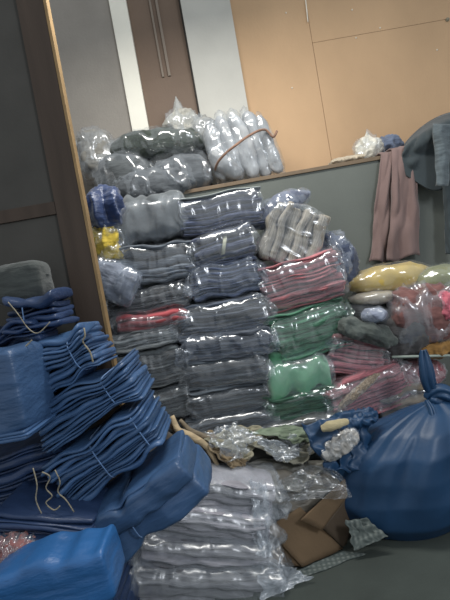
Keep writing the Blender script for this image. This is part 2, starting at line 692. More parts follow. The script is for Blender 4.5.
# middle stack
GB('navy garments under milky plastic, topmost of the middle stack', G_B, 219, 211, 87, 36, 2.42, .36, NV, 10, seed=21, wrap=M_film, wob=1.3, end=.3, topmat=cloth((140, 146, 144)), yaw=4)
r_ = GB('navy rolled bundle with a pale strap in the middle stack', G_B, 222, 246, 68, 30, 2.36, .37, (72, 80, 104), 5, seed=22, wrap=M_film, tilt=6, end=.6, e=.7)
GB('slate garments in bright crinkled plastic below the pale strapped bundle', G_B, 224, 279, 75, 36, 2.38, .37, (88, 98, 122), 10, seed=23, wrap=M_film_blue, end=.8, wob=2.0, yaw=0)
GB('dark slate bundle just above mid-height of the middle stack', G_B, 222, 318, 93, 33, 2.36, .38, (78, 86, 100), 11, seed=24, wrap=M_film, end=.7, wob=2.0, yaw=-2)
GB('dark slate bundle at mid-height of the middle stack, bulging to the right', G_B, 228, 346, 95, 26, 2.34, .38, (76, 83, 94), 8, seed=25, wrap=M_film_blue, end=.8, wob=2.0, yaw=-4)
GB('dark slate bundle of flat layers beside the bright green one', G_B, 229, 374, 89, 30, 2.35, .38, (72, 80, 88), 10, seed=26, wrap=M_film_soft, end=.3, wob=2.0, yaw=-6)
GB('dark slate bundle of flat layers near the foot of the middle stack', G_B, 230, 402, 89, 27, 2.35, .38, (68, 76, 84), 10, seed=27, wrap=M_film_soft, end=.2, wob=2.0, yaw=5)
GB('wide dark bundle at the foot of the middle stack above the plastic litter', G_B, 230, 428, 95, 26, 2.34, .38, (66, 74, 82), 8, seed=28, wrap=M_film_soft, end=.2, wob=2.0, yaw=3)
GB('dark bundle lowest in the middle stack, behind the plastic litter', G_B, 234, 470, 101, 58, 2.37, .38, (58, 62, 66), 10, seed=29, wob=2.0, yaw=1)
# pale strap across the rolled bundle
s_ = scl(222, 246, 2.36)
mb = MB()
pts = []
for k in range(25):
    q = -math.pi * .55 + math.pi * 1.1 * k / 24
    pts.append(Vector((0.01 + .02 * math.sin(q * 2), -math.cos(q) * .197, 15 * s_ + math.sin(q) * 17.5 * s_)))
vs, fs = [], []
for p in pts:
    vs += [p + Vector((-.010, 0, 0)), p + Vector((.010, 0, 0))]
for k in range(24):
    fs.append((2 * k, 2 * k + 1, 2 * k + 3, 2 * k + 2))
o = new_obj('strap', vs, fs, cloth((176, 176, 156)), r_)
o.modifiers.new('s', 'SOLIDIFY').thickness = .003

# coloured stack
GB('upright beige and grey garments in clear plastic on the coloured stack', G_C, 296, 236, 62, 56, 2.40, .26, (160, 152, 138), 6, seed=31, wrap=M_film, tilt=62, end=.2, wob=1.6, jit=1.6, yaw=-3)
GB('dusty red bundle with frilly right end, on the dark green one', G_C, 305, 282, 82, 46, 2.38, .36, (160, 98, 102), 11, seed=32, wrap=M_film, tilt=4, end=.7, rough_end=1.0, wob=1.4, yaw=-5)
GB('dark green bundle with mint frilly end, under the dusty red one', G_C, 310, 331, 82, 48, 2.37, .36, (62, 108, 84), 11, seed=33, wrap=film(tint=(190, 235, 210), base=.07, scale=9), tilt=4, end=.8, rough_end=1.0, wob=2.0, yaw=6)
GB('bright green bundle in a smooth flat bag in the coloured stack', G_C, 297, 378, 68, 34, 2.33, .36, (84, 140, 104), 1, seed=34, wrap=M_film_soft, end=.3, tilt=1, wob=2.0, yaw=4)
GB('deep green bundle beneath the bright green bag', G_C, 302, 405, 76, 26, 2.35, .36, (58, 98, 76), 6, seed=35, wrap=film(tint=(180, 230, 205), base=.06, scale=8), end=.5, wob=2.0, yaw=2)
GB('brownish green flat bundle at the foot of the coloured stack', G_C, 304, 427, 86, 16, 2.33, .37, (84, 84, 74), 6, seed=36, wrap=M_film_soft, end=.3, wob=2.0, yaw=0)
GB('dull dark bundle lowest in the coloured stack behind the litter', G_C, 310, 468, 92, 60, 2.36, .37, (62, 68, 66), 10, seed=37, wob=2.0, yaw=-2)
crumple('plastic_bag', 'twisted clear bag end with slate garments between middle and coloured stacks', 'bag', None, 282, 206, 68, 26, 2.44, .24,
        cloth((92, 98, 116)), seed=41, wrap=M_film_blue, tilt=20, amp=.2, p_end=1.4)
crumple('plastic_bag', 'shiny navy garment bag behind the right end of the dusty red bundle', 'bag', None, 338, 262, 40, 56, 2.52, .22,
        cloth((70, 78, 98)), seed=42, wrap=M_film_blue, amp=.3, freq=4)

# things beside the partition at the left
crumple('plastic_bag', 'dark blue crumpled plastic bag stuffed beside the wooden partition', 'bag', None, 101, 205, 34, 42, 2.36, .2,
        cloth((34, 52, 90), rough=.35, spec=.6, obj_var=.05), seed=43, amp=.35, freq=3, body='bag_body')
crumple('plastic_bag', 'bright yellow garment bag below the dark blue bag', 'bag', None, 105, 240, 32, 42, 2.40, .22,
        cloth((196, 170, 66), obj_var=.05), seed=44, wrap=M_film, amp=.35, freq=3)
crumple('plastic_bag', 'silvery grey clear bag between the yellow bag and the wooden partition', 'bag', None, 112, 283, 44, 36, 2.33, .24,
        cloth((112, 118, 130), obj_var=.05), seed=45, wrap=M_film_blue, amp=.22, freq=3, tilt=-34, p_end=5, e=.5)
crumple('plastic_bag', 'dark grey bag hidden beside the partition below the silvery one', 'bag', None, 104, 328, 34, 56, 2.42, .3,
        cloth((60, 62, 64), obj_var=.05), seed=46, amp=.2, body='bag_body')

# right pile
def GB_CR(label, cx, cy, w, h, Y, d, mt_, seed):
    return crumple('garment_bundle', label, 'garment bundle', G_D, cx, cy, w, h, Y, d, mt_, seed=seed, wrap=film(base=.05, scale=7, rough=.2), amp=.09, freq=2.6, p_end=1.9, e=.7)


GB_CR('yellow garment bag on top of the right pile', 400, 278, 90, 29, 2.40, .34, cloth((186, 160, 84), stretch=(1, 1, 1), scale=6, obj_var=.03), 51)
GB_CR('olive yellow garment bag cut by the right edge of the photo', 452, 280, 62, 30, 2.34, .30, cloth((128, 130, 88), stretch=(1, 1, 1), scale=6, obj_var=.03), 52)
GB_CR('beige garment bag under the yellow bag', 382, 298, 52, 15, 2.38, .30, cloth((150, 140, 122), stretch=(1, 1, 1), scale=6, obj_var=.03), 53)
crumple('plastic_bag', 'red brown garments in a clear bag at the right edge', 'bag', None, 432, 316, 62, 54, 2.30, .3,
        cloth((112, 76, 72), obj_var=.05), seed=54, wrap=M_film_soft, amp=.3, freq=4, p_end=4, e=.65)
crumple('garment', 'bright pink garment showing at the right edge of the red brown bag', 'garment', None, 452, 308, 20, 32, 2.26, .12,
        cloth((180, 96, 108), obj_var=.05), seed=55, amp=.25, body='cloth')
crumple('garment', 'amber coloured cloth under the red brown bag', 'garment', None, 445, 350, 44, 20, 2.30, .25,
        cloth((150, 112, 62), obj_var=.05), seed=56, amp=.2, body='cloth')
crumple('plastic_bag', 'small white-blue bag standing in for a shiny highlight among dark cloth, right pile', 'bag', None, 378, 316, 22, 14, 2.27, .12,  # pale lump put in as the white highlight on the dark grey bag
        cloth((130, 136, 152), obj_var=.05), seed=57, wrap=M_film_blue, amp=.2)
crumple('garment', 'dark grey heavy cloth behind the small highlight bag', 'garment', None, 385, 328, 76, 52, 2.40, .34,
        cloth((68, 70, 72), obj_var=.05), seed=58, amp=.2, body='cloth')
crumple('garment', 'dark charcoal cloth sloping down over the right pile', 'garment', None, 414, 336, 50, 48, 2.32, .22,
        cloth((78, 76, 76), obj_var=.05), seed=59, amp=.18, body='cloth', tilt=-10)
crumple('garment', 'twisted dark olive cloth roll on the upper pink bundle', 'garment', None, 372, 334, 58, 20, 2.28, .12,
        cloth((78, 84, 80), obj_var=.05), seed=60, amp=.22, body='cloth', tilt=-26)
GB('upper pink bundle of the right pile, leaning to the left', G_D, 358, 357, 60, 38, 2.38, .30, (172, 108, 114), 8, seed=61, wrap=M_film, tilt=-16, end=.5, rough_end=.8, wob=1.6, fanr=.1, yaw=2)
GB('lower pink bundle of the right pile, with frilly right end', G_D, 371, 395, 84, 42, 2.34, .32, (170, 106, 112), 10, seed=62, wrap=M_film, tilt=14, end=.7, rough_end=1.0, wob=1.5, yaw=0)
crumple('garment', 'glittery beige band lying along the lower pink bundle', 'garment', None, 360, 391, 54, 9, 2.325, .03,
        cloth((158, 142, 124), var=.6, scale=90, obj_var=.05), seed=63, amp=.15, body='cloth', tilt=32)
GB('beige brown garment bag between the pink bundle and the knotted blue bag', G_D, 412, 402, 62, 26, 2.34, .28, (142, 128, 108), 3, seed=64, wrap=M_film, wob=1.8, tilt=8, e=.8, yaw=-4)
crumple('garment', 'dull pink garment just left of the blue bag knot', 'garment', None, 425, 378, 46, 26, 2.38, .2,
        cloth((152, 92, 98), obj_var=.05), seed=65, amp=.2, wrap=M_film, body='cloth')
crumple('plastic_bag', 'large dark bag under the right pile behind the knotted blue bag', 'bag', None, 392, 462, 116, 84, 2.44, .26,
        cloth((64, 62, 58), obj_var=.05), seed=66, amp=.1, body='bag_body', p_end=5)
a, b = at(392, 357, 2.3), at(452, 359, 2.3)
mb = MB()
rail = thing('rod', 'pale greenish rod lying across the right pile', 'rod', a)
vv = b - a + Vector((.12, 0, 0))
tube('rod_body', [(0, 0, 0), vv * .5, vv], .007, paint('rod_paint', (150, 160, 150), rough=.3), rail)

# ------------------------------------------------------------------ on the ledge
GT = 'grey garment bags on the ledge'


def TB(label, *a, **k):
    return crumple('plastic_bag', label, 'bag', GT, *a, **k)


TB('small pale grey clear bag on the ledge next to the wooden partition', 92, 152, 34, 52, 2.98, .3, cloth((122, 120, 114), obj_var=.05), seed=71, wrap=M_film, amp=.3, freq=2.6)
TB('lens-shaped dark grey bag lying on top of the other ledge bags', 154, 139, 100, 30, 2.93, .34, cloth((50, 57, 50), obj_var=.05), seed=72, wrap=film(base=.03, scale=7, rough=.16, strong=.9), amp=.12, freq=3, p_end=2.2, tilt=-3)
TB('clear bag end peaking above the lens-shaped bag', 180, 122, 30, 26, 3.12, .14, cloth((150, 148, 140), obj_var=.05), seed=73, wrap=M_film, amp=.35, freq=3, tail=(0, .5))
TB('dark grey crinkled bag on the ledge left of the middle', 123, 178, 62, 54, 2.92, .32, cloth((76, 80, 82), obj_var=.05), seed=74, wrap=film(base=.03, scale=7, rough=.16, strong=.9), amp=.2, freq=2)
TB('dark grey crinkled bag on the ledge under the right end of the lens-shaped bag', 178, 171, 60, 42, 2.93, .32, cloth((80, 84, 88), obj_var=.05), seed=75, wrap=film(base=.03, scale=7, rough=.16, strong=.9), amp=.22, freq=2.4)
TB('sagging grey bag in front of the ledge bags with white glints', 150, 184, 74, 30, 2.84, .2, cloth((76, 80, 84), obj_var=.05), seed=76, wrap=film(base=.03, scale=7, rough=.16, strong=.9), amp=.22, freq=2.6)
TB('pale clear bag just left of the strapped rolls', 204, 134, 26, 40, 3.1, .2, cloth((134, 134, 130), obj_var=.05), seed=77, wrap=M_film, amp=.35, freq=3)

# strapped rolls
YR = 2.97
c0 = at(246, 186, YR)
rr = thing('roll_bundle', 'bundle of pale grey rolled garments in plastic tied with a brown strap', 'garment bundle', (c0.x, YR + .16, LZ))
M_roll = cloth((146, 148, 150), obj_var=.12, scale=8, stretch=(1, 1, 1))
ends = [((212, 128), (222, 178), 18), ((221, 120), (238, 180), 17), ((233, 118), (255, 178), 17), ((246, 116), (268, 174), 17), ((258, 120), (279, 170), 15), ((213, 152), (240, 182), 17)]
inv = Vector((c0.x, YR + .16, LZ))
for k, (a, b, wd) in enumerate(ends):
    yy = YR + .08 + .03 * (k % 2) - (.08 if k == 5 else 0)
    A, B = at(a[0], a[1], yy) - inv, at(b[0], b[1], yy) - inv
    B.z = max(B.z, .045)
    ax = (B - A)
    L = ax.length
    qn = ax.to_track_quat('X', 'Z')
    mid = (A + B) / 2
    R = wd * .0060

    def fn(v, t, q, k=k, qn=qn, mid=mid):
        p = v.copy()
        wv = 1 + .22 * nz(p.x * 16, q * .9, k * 3.3) + .12 * math.sin(q * 3 + p.x * 9)
        p.y *= wv
        p.z *= wv
        p.z += .012 * math.sin(p.x * 10 + k)
        o = qn @ p + mid
        o.z = max(o.z, .002)
        return o
    vs, fs = loft(L * 1.12, R * 1.25, R * 1.1, 30, 20, .9, 3, 1.6, fn)
    new_obj('rolled_garment', vs, fs, M_roll, rr)
    vs, fs = loft(L * 1.16, R * 1.4, R * 1.2, 40, 26, .9, 2.6, 1.6,
                  lambda v, t, q, k=k, qn=qn, mid=mid: (lambda o: Vector((o.x, o.y, max(o.z, .001))))(qn @ (v * (1 + .14 * (1 - 2 * abs(nz(v.x * 22, v.y * 22, v.z * 22 + k)))) * (1)) + mid))
    new_obj('plastic_bag', vs, fs, film(base=.05, scale=10, strong=.7), rr)
sp = [at(215, 170, 2.98), at(218, 162, 2.91), at(226, 153, 2.87), at(236, 145, 2.87), at(247, 137, 2.89), at(258, 131, 2.93), at(266, 130, 2.97), at(273, 137, 2.96), at(277, 131, 2.97)]
sp = [p - inv for p in spline(sp, 5)]
tube('strap', sp, .008, cloth((120, 92, 76), obj_var=.05), rr, 8)

# trousers hanging over the ledge
tz = LZ + .006


def hang(px0, px1, pxb0, pxb1, py_b, Yf, back, amp, fr, ph, off=0.0, topw=1.0, extra=None):
    a0, a1 = at(px0, 158, Yf), at(px1, 150, Yf)
    b0, b1 = at(pxb0, py_b, Yf), at(pxb1, py_b, Yf)
    zb = (b0.z + b1.z) / 2

    def fn(u, v):
        # v 0..0.2: on top of the ledge, then down the front
        if v < .2:
            k = v / .2
            x = a0.x + (a1.x - a0.x) * u
            y = Yf + back * (1 - k)
            z = tz + off + .008 * math.sin(u * 9 + ph) * (1) + .008
            if k > .75:
                y = Yf + back * .25 * (1 - k) / .25 * 1
            return Vector((x, y, z))
        k = (v - .2) / .8
        x0 = a0.x + (b0.x - a0.x) * k
        x1 = a1.x + (b1.x - a1.x) * k
        x = x0 + (x1 - x0) * u
        x += .012 * k * math.sin(v * 9 + ph)
        z = tz + off + (zb - tz) * k + .012 * math.sin(u * 7 + ph) * k
        w_ = amp * (.35 + .65 * k)
        y = Yf - .03 - off + w_ * math.sin(u * fr + ph + 1.3 * k) * .8 + w_ * 1.1 * (1 - 2 * abs(nz(u * 4 + k, k * 3, ph)))
        y -= .02 * math.sin(min(1, k * 8) * math.pi / 2)
        x += .006 * nz(u * 6, k * 9, ph + 4)
        return Vector((x, y, z))
    return fn


M_tr = cloth((118, 98, 94), obj_var=.05, scale=7, bump=.5, stretch=(1, 1, .5), var=.12)
tr = thing('trousers', 'mauve brown trousers hanging over the ledge beside the dark jacket', 'trousers', (at(395, 155, LEDGE_Y).x, LEDGE_Y, LZ))


def rel(fn, root):
    l = root.location.copy()
    return lambda u, v: fn(u, v) - l


sheet('trouser_leg', rel(hang(380, 398, 367, 394, 261, 2.945, .14, .022, 9, .5), tr), 24, 50, M_tr, .008, tr)
sheet('trouser_leg', rel(hang(391, 410, 385, 420, 260, 2.925, .14, .022, 10, 2.5, .012), tr), 24, 50, M_tr, .008, tr)
# jacket
M_jk = cloth((54, 62, 65), obj_var=.05, scale=8, bump=.5, stretch=(1, 1, .6), var=.12)
jk = thing('jacket', 'dark teal grey jacket hanging over the ledge at the right edge', 'jacket', (at(430, 150, LEDGE_Y).x, LEDGE_Y, LZ))


def jbody(u, v):
    a = v * 1.0
    k = a
    xl = 402 + 12 * abs(k - .35) ** 1.2 + (14 if k > .75 else 0) * (k - .75) * 4
    px = xl + (470 - xl) * u
    top = 146 - 34 * math.sin(min(1, (u * 1.15 + .02)) * math.pi / 2) ** .8
    bot = 182 + 9 * math.sin(u * 4 + .5)
    py = top + (bot - top) * k
    Y = 2.86 + .10 * abs(k - .0) * 0 + .06 * (1 - math.sin(math.pi * min(1, k * 1.3 + .15))) + .05 * (1 - 2 * abs(nz(u * 3 + k, k * 2.5, 2))) + .02 * (1 - 2 * abs(nz(u * 6, k * 5, 8))) + .02 * math.sin(u * 11 + k * 4)
    Y = min(Y - .05, 2.862)
    if k < .12:
        Y += (.12 - k) * 1.6
    return at(px, py, Y) - jk.location


sheet('body', jbody, 36, 36, M_jk, .012, jk)


def jsleeve(u, v):
    px = 443 + 3 * v + 12 * u
    py = 180 + v * 74
    if u > .5:
        pass
    Y = 2.835 - .03 * math.sin(math.pi * u) + .012 * nz(u * 4, v * 7, 5)
    return at(px, py, Y) - jk.location


sheet('sleeve', jsleeve, 16, 50, M_jk, .012, jk)


def jlining(u, v):
    px = 433 + 3 * v + (18 * (1 - v * .35)) * u
    py = 124 + v * 62
    return at(px + 3 * nz(v * 3, 1, 2), py, 2.76 - .03 * math.sin(math.pi * u) + .02 * nz(u * 3, v * 4, 6)) - jk.location


o = sheet('lining', jlining, 10, 24, cloth((88, 97, 101), obj_var=.03), .006, jk)
o['label'] = 'lighter grey turned-back lining of the jacket'


def jskirt(u, v):
    px = 412 + 40 * u + 4 * v
    py = 180 + v * 70
    Y = 2.93 - .02 * math.sin(u * 8) - .01
    return at(px, py, Y) - jk.location


crumple('plastic_bag', 'small white crumpled plastic bag on the ledge left of the trousers', 'bag', None, 372, 147, 23, 21, 3.0, .14, cloth((196, 192, 180), obj_var=.03, rough=.4), seed=81, amp=.4, freq=3, wrap=M_film, e=.9, tail=(.1, .35))
crumple('garment', 'slate blue cloth on the ledge behind the trousers', 'garment', None, 391, 143, 30, 16, 3.1, .16, cloth((96, 106, 126), obj_var=.03), seed=82, amp=.2, body='cloth')
crumple('garment', 'flat beige cloth on the ledge left of the white bag', 'garment', None, 350, 158, 34, 6, 3.0, .16, cloth((178, 166, 146), obj_var=.03), seed=83, amp=.2, body='cloth', p_end=4)

# ------------------------------------------------------------------ blue pile at the left
GBL = 'blue folded cloth bundles in the left pile'


def BB(label, *a, **k):
    k.setdefault('layer', 'folded_cloth')
    k.setdefault('mat', M_blue)
    return bundle('cloth_bundle', label, 'cloth bundle', GBL, *a, **k)


BB('small dark blue bundle topmost on the blue pile', 26, 313, 58, 34, 1.62, .26, None, 5, mat=M_navyb, seed=91, tilt=2, string=(-.1,), pinch=((-.1, .25, .3),), jit=2.6, wob=3.4)
BB('dark blue bundle slumped under the topmost one at the left edge', 8, 345, 66, 36, 1.60, .26, None, 6, mat=M_navyb, seed=92, tilt=6, jit=2.6, wob=3.2)
BB('blue bundle with a long pointed top flap, near the partition foot', 54, 366, 82, 50, 1.58, .30, None, 13, parts=split(11, 93), seed=93, tilt=17, pinch=((.55, .3, .3),), string=(.55,), fanl=.12, jit=.9, e=.4, wob=2.2)
BB('smooth thick blue bundle with flat face at the left edge', -22, 404, 92, 82, 1.38, .24, None, 5, parts=[.04, .03, .04, .89], seed=94, tilt=0, e=.18, wob=.5, yaw=-4, jit=.5)
BB('blue tied bundle fanning out below the pointed flap', 82, 409, 118, 44, 1.54, .32, None, 13, parts=split(11, 95), seed=95, tilt=20, pinch=((.5, .32, .3),), string=(.5,), fanl=.1, jit=.9, e=.4, wob=2.2)
BB('blue tied bundle in the middle of the pile, loose strings at its left', 102, 462, 124, 54, 1.50, .32, None, 14, parts=split(12, 96), seed=96, tilt=26, pinch=((-.05, .22, .3), (.8, .25, .25)), string=(-.05, .76), fanl=.1, jit=.9, e=.4, wob=2.2)
BB('long smooth blue double roll tied once, above the pale grey bundles', 142, 517, 134, 50, 1.42, .32, None, 3, parts=[.5, .46, .04], seed=97, tilt=26, pinch=((-.2, .2, .12),), string=(-.2,), e=.28, wob=1.4)
BB('dark blue layered bundle behind the bottom left one', 40, 541, 112, 36, 1.36, .28, None, 10, mat=M_navyb, seed=98, tilt=-16, jit=1.4, e=.35)
BB('bright blue flat bundle in the bottom left corner', 50, 592, 130, 46, 1.18, .16, None, 1, seed=99, mat=cloth((38, 86, 136), **BLUE), tilt=6, e=.25, wob=.9)
BB('dark blue bundle in shadow behind the hanging strings', 24, 480, 96, 56, 1.60, .28, None, 12, mat=M_navyb, seed=100, tilt=8, e=.35)
# the base of the pile
BB('big blue bundle at the bottom of the pile beside the pale grey bundles', 34, 650, 180, 100, 1.50, .40, None, 8, seed=101, mat=M_navyb, tilt=9)

# the pointed top flap


def flap(u, v):
    px = 28 + 69 * u
    top = 346 - 24 * u ** 1.0 + 4 * math.sin(u * 3)
    wd = 15 * (1 - u ** 3) + 1
    py = top + wd * (v - .3)
    return at(px, py, 1.585 + .1 * (1 - v)) 


o = sheet('cloth_flap', flap, 30, 8, M_blue, .005)
tag(o, 'long pointed blue flap lying over the tied bundle near the partition', 'cloth')


def strand(label, pts, Y, r=.0022, name='string'):
    P = spline([at(a, b, Y + dy) for (a, b, dy) in pts], 6)
    l = P[0].copy()
    o = tube(name, [p - l for p in P], r, M_string, None, 6)
    o.location = l
    return tag(o, label, 'string', 'loose strings on the blue pile')


strand('loose beige string hanging down at the left of the strings', [(33, 468, 0), (37, 485, -.01), (36, 500, 0), (42, 515, .01), (45, 528, 0)], 1.40, .0022)
strand('loose beige string hanging in a wave, rightmost of those in the dark hollow', [(55, 470, 0), (60, 482, -.01), (58, 492, 0), (66, 500, 0), (74, 512, 0)], 1.42, .0022)
strand('curled beige string bunched between the two hanging strings', [(42, 472, 0), (50, 477, 0), (46, 488, 0), (52, 496, 0), (46, 503, 0), (54, 510, 0), (60, 506, 0)], 1.42, .0022)
strand('short beige string at the tip of the pointed flap', [(84, 328, 0), (85, 336, -.01), (83, 342, 0), (90, 352, 0), (93, 362, 0)], 1.56, .003)
strand('pale string crossing the small dark blue bundle', [(8, 302, 0), (18, 314, 0), (28, 328, 0), (38, 333, 0), (50, 322, 0)], 1.55, .0018)
strand('pale string trailing between the dark bundle and the flat blue face', [(8, 358, 0), (18, 352, 0), (26, 346, 0), (32, 340, 0)], 1.5, .0025)

# dark grey things behind the blue pile
crumple('cloth_bag', 'dark grey soft bag behind the top of the blue pile', 'bag', None, 14, 283, 52, 40, 1.72, .16, cloth((62, 66, 64), obj_var=.03), seed=102, amp=.08, p_end=5, body='bag_body', e=.5)
crumple('garment', 'pink garment peeping out at the left edge low in the blue pile', 'garment', None, 2, 562, 44, 24, 1.30, .1, cloth((136, 92, 90), var=.4, obj_var=.03), seed=103, amp=.3, freq=4, wrap=M_film, body='cloth')

# ------------------------------------------------------------------ pale grey bundles, bottom centre
GP = 'pale grey bagged bundles at the bottom'
PL = (158, 155, 162)
M_fp = film(base=.14, scale=8, rough=.3, strong=.8)


def PB(label, *a, **k):
    return bundle('garment_bundle', label, 'garment bundle', GP, *a, **k)


PB('pale grey bundle topmost of those at the bottom centre', 228, 501, 98, 29, 1.86, .34, PL, 4, seed=111, wrap=M_fp, tilt=-17, end=.8, wob=2.0, e=.6)
PB('pale lilac grey bundle second from the top at the bottom centre', 210, 530, 122, 32, 1.82, .36, PL, 7, seed=112, wrap=M_fp, tilt=-16, end=1.0, wob=2.0, e=.6)
PB('pale grey bundle with crumpled clear end beside the brown carton', 206, 560, 136, 29, 1.79, .38, (134, 132, 138), 6, seed=113, wrap=M_fp, tilt=-15, end=1.2, wob=2.0, e=.6)
PB('pale grey bundle lowest at the bottom edge', 204, 590, 150, 31, 1.76, .38, (130, 130, 134), 6, seed=114, wrap=M_fp, tilt=-12, end=1.2, wob=2.0, e=.6)

# ------------------------------------------------------------------ litter, carton
GL = 'rags and plastic litter on the floor'


def LT(label, *a, **k):
    k.setdefault('body', 'cloth')
    return crumple('rag', label, 'rag', GL, *a, **k)


def rag_strip(label, pts, Y, wd, col, g=GL, name='rag'):
    P = spline([at(a, b, Y + dy) for (a, b, dy) in pts], 6)
    l = P[0].copy()
    vs, fs = tube_geo([p - l for p in P], lambda t: wd * (.5 + .6 * math.sin(math.pi * min(1, t * .9 + .1))), 12)
    vs = [v + Vector((0, 0, .25 * wd * nz(v.x * 40, v.y * 40, v.z * 40))) for v in vs]
    o = new_obj(name, vs, fs, cloth(col, obj_var=.05))
    o.location = l
    return tag(o, label, 'rag', g)


rag_strip('tan cloth strip left of the others, between blue pile and dark stack', [(158, 412, 0), (172, 424, -.02), (184, 440, -.03), (196, 452, -.04), (204, 462, -.04)], 2.15, .014, (150, 128, 98))
rag_strip('pale tan cloth strip curving down beside the dark stack', [(172, 416, 0), (178, 430, -.03), (190, 436, -.05), (206, 446, -.06), (220, 470, -.06)], 2.12, .016, (176, 156, 124))
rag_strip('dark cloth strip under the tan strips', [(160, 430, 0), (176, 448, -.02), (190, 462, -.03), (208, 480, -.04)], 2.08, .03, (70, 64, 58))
rag_strip('thin grey tan cloth strip nearest to the foot of the dark stack', [(180, 420, 0), (190, 430, -.03), (206, 438, -.05), (226, 452, -.06), (236, 470, -.05)], 2.14, .012, (116, 104, 86))
rag_strip('brown cloth strip between the two tan ones', [(166, 418, 0), (178, 434, -.02), (192, 446, -.03), (210, 466, -.04)], 2.13, .013, (92, 76, 58))
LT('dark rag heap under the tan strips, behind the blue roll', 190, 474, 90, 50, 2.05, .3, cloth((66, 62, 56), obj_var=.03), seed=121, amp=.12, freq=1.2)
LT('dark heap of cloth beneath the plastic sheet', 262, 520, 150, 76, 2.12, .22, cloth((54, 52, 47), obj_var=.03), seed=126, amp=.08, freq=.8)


M_plaid = plaid((70, 78, 76), (104, 110, 106))


def rag_sheet(name, label, quad, Y0, fold, mat, seed, thick=.004, cat='garment'):
    C = [at(*p) for p in quad]
    l = (C[0] + C[2]) / 2

    def fn(u, v):
        p = C[0].lerp(C[1], u).lerp(C[3].lerp(C[2], u), v)
        r = fold * (1 - 2 * abs(nz(u * 2.2 + seed, v * 2 + u, seed))) + fold * .35 * (1 - 2 * abs(nz(u * 5 + seed, v * 5, seed)))
        e = fold * .7 * nz(u * 5, v * 5, seed + 3)
        q = p + Vector((e, -abs(r) * .4, r * .6))
        q.z = max(q.z, .004 + .003 * nz(u * 9, v * 9, 1))
        return q - l
    o = sheet(name, fn, 40, 30, mat, thick)
    o.location = l
    return tag(o, label, cat)


def plate(pxs, thick, mat, name, parent=None, bend=.0, n=10):
    """a stiff sheet through four (px, py, Y) corners, with real thickness"""
    C = [at(*p) for p in pxs]
    l = parent.location if parent else Vector((0, 0, 0))

    def fn(u, v):
        a = C[0].lerp(C[1], u)
        b = C[3].lerp(C[2], u)
        p = a.lerp(b, v)
        p.z += bend * math.sin(math.pi * u) * math.sin(math.pi * v) + .004 * nz(u * 5, v * 5, bend * 99)
        return p - l
    return sheet(name, fn, n, n, mat, thick, parent)


cb = thing('cardboard_carton', 'torn open brown cardboard carton on the floor beside pale grey bundles', 'carton', Vector((at(310, 540, 1.75).x, 1.75, 0)))
plate([(266, 528, 1.89), (300, 507, 1.96), (343, 549, 1.96), (302, 567, 1.86)], .006, M_card, 'front_panel', cb, .01)
plate([(262, 508, 1.94), (266, 528, 1.90), (302, 567, 1.87), (268, 562, 1.87)], .006, M_card, 'side_panel', cb, .0)
plate([(300, 520, 1.89), (344, 479, 2.02), (354, 487, 2.02), (322, 530, 1.91)], .006, M_card, 'flap', cb, .01)
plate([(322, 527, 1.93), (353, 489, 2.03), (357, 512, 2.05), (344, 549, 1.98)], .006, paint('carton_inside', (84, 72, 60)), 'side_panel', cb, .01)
plate([(222, 478, 2.02), (314, 463, 2.12), (344, 484, 2.06), (300, 520, 1.96)], .005, cloth((92, 86, 76), rough=.5, spec=.5), 'flap', cb, .03)

# clear sheet over the carton


def csheet(u, v):
    px = 272 + 72 * u + 8 * v
    py = 490 - 24 * math.sin(u * 2.6) * (1 - v) + 12 * v * (1 - .4 * u) + 4 * nz(u * 3, v * 3, 1)
    return at(px, py, 1.93 - .04 * v + .05 * (1 - 2 * abs(nz(u * 2.5, v * 2, 4))) + .01 * nz(u * 8, v * 8, 2))


rag_sheet('rag', 'dark grey stiff sheet arching between the litter and the brown carton', [(212, 478, 2.04), (262, 462, 2.14), (330, 462, 2.12), (300, 496, 2.0)], 0, .03, cloth((84, 82, 74), rough=.45, spec=.5, obj_var=.02), 21, .004, 'rag')
o = sheet('plastic_sheet', csheet, 46, 30, film(base=.03, scale=9, strong=.8), .0015)
tag(o, 'clear crinkled plastic sheet draped over the open brown carton', 'plastic sheet')

M_cream = cloth((146, 140, 118), obj_var=.03, rough=.6)
for nm, lb, q, fo, mt_, sd_ in (
        ('rag', 'crumpled cream cloth at the foot of the dark middle stack', [(206, 448, 2.10), (236, 430, 2.26), (268, 436, 2.24), (250, 466, 2.06)], .07, M_cream, 31),
        ('rag', 'narrow pale tan cloth fold sloping down from the dark stack', [(196, 440, 2.12), (214, 436, 2.2), (250, 466, 2.08), (232, 474, 2.02)], .06, cloth((120, 104, 80), obj_var=.03), 33),
        ('rag', 'pale greenish cloth lying below the coloured stack', [(250, 436, 2.16), (286, 430, 2.28), (326, 434, 2.24), (300, 448, 2.12)], .05, cloth((112, 124, 104), obj_var=.03), 35),
        ('rag', 'dull grey cloth left of the opened blue bag', [(246, 450, 2.12), (284, 442, 2.22), (320, 450, 2.18), (300, 470, 2.06)], .06, cloth((112, 110, 98), obj_var=.03), 37),
        ('plastic_scrap', 'clear plastic scrap glinting over the cream cloth', [(204, 440, 2.08), (240, 428, 2.2), (262, 444, 2.16), (232, 470, 2.02)], .07, film(base=.1, scale=9), 39),
        ('plastic_scrap', 'clear plastic scrap glinting over the dull grey cloth', [(252, 446, 2.08), (290, 440, 2.18), (316, 452, 2.14), (286, 468, 2.02)], .06, film(base=.1, scale=9), 41)):
    rag_sheet(nm, lb, q, 0, fo, mt_, sd_, .004 if nm == 'rag' else .002, nm.replace('_', ' '))
LT('dark cloth mound under the cream and greenish rags', 252, 470, 120, 50, 2.14, .2, cloth((50, 50, 46), obj_var=.03), seed=128, amp=.08, freq=.8)
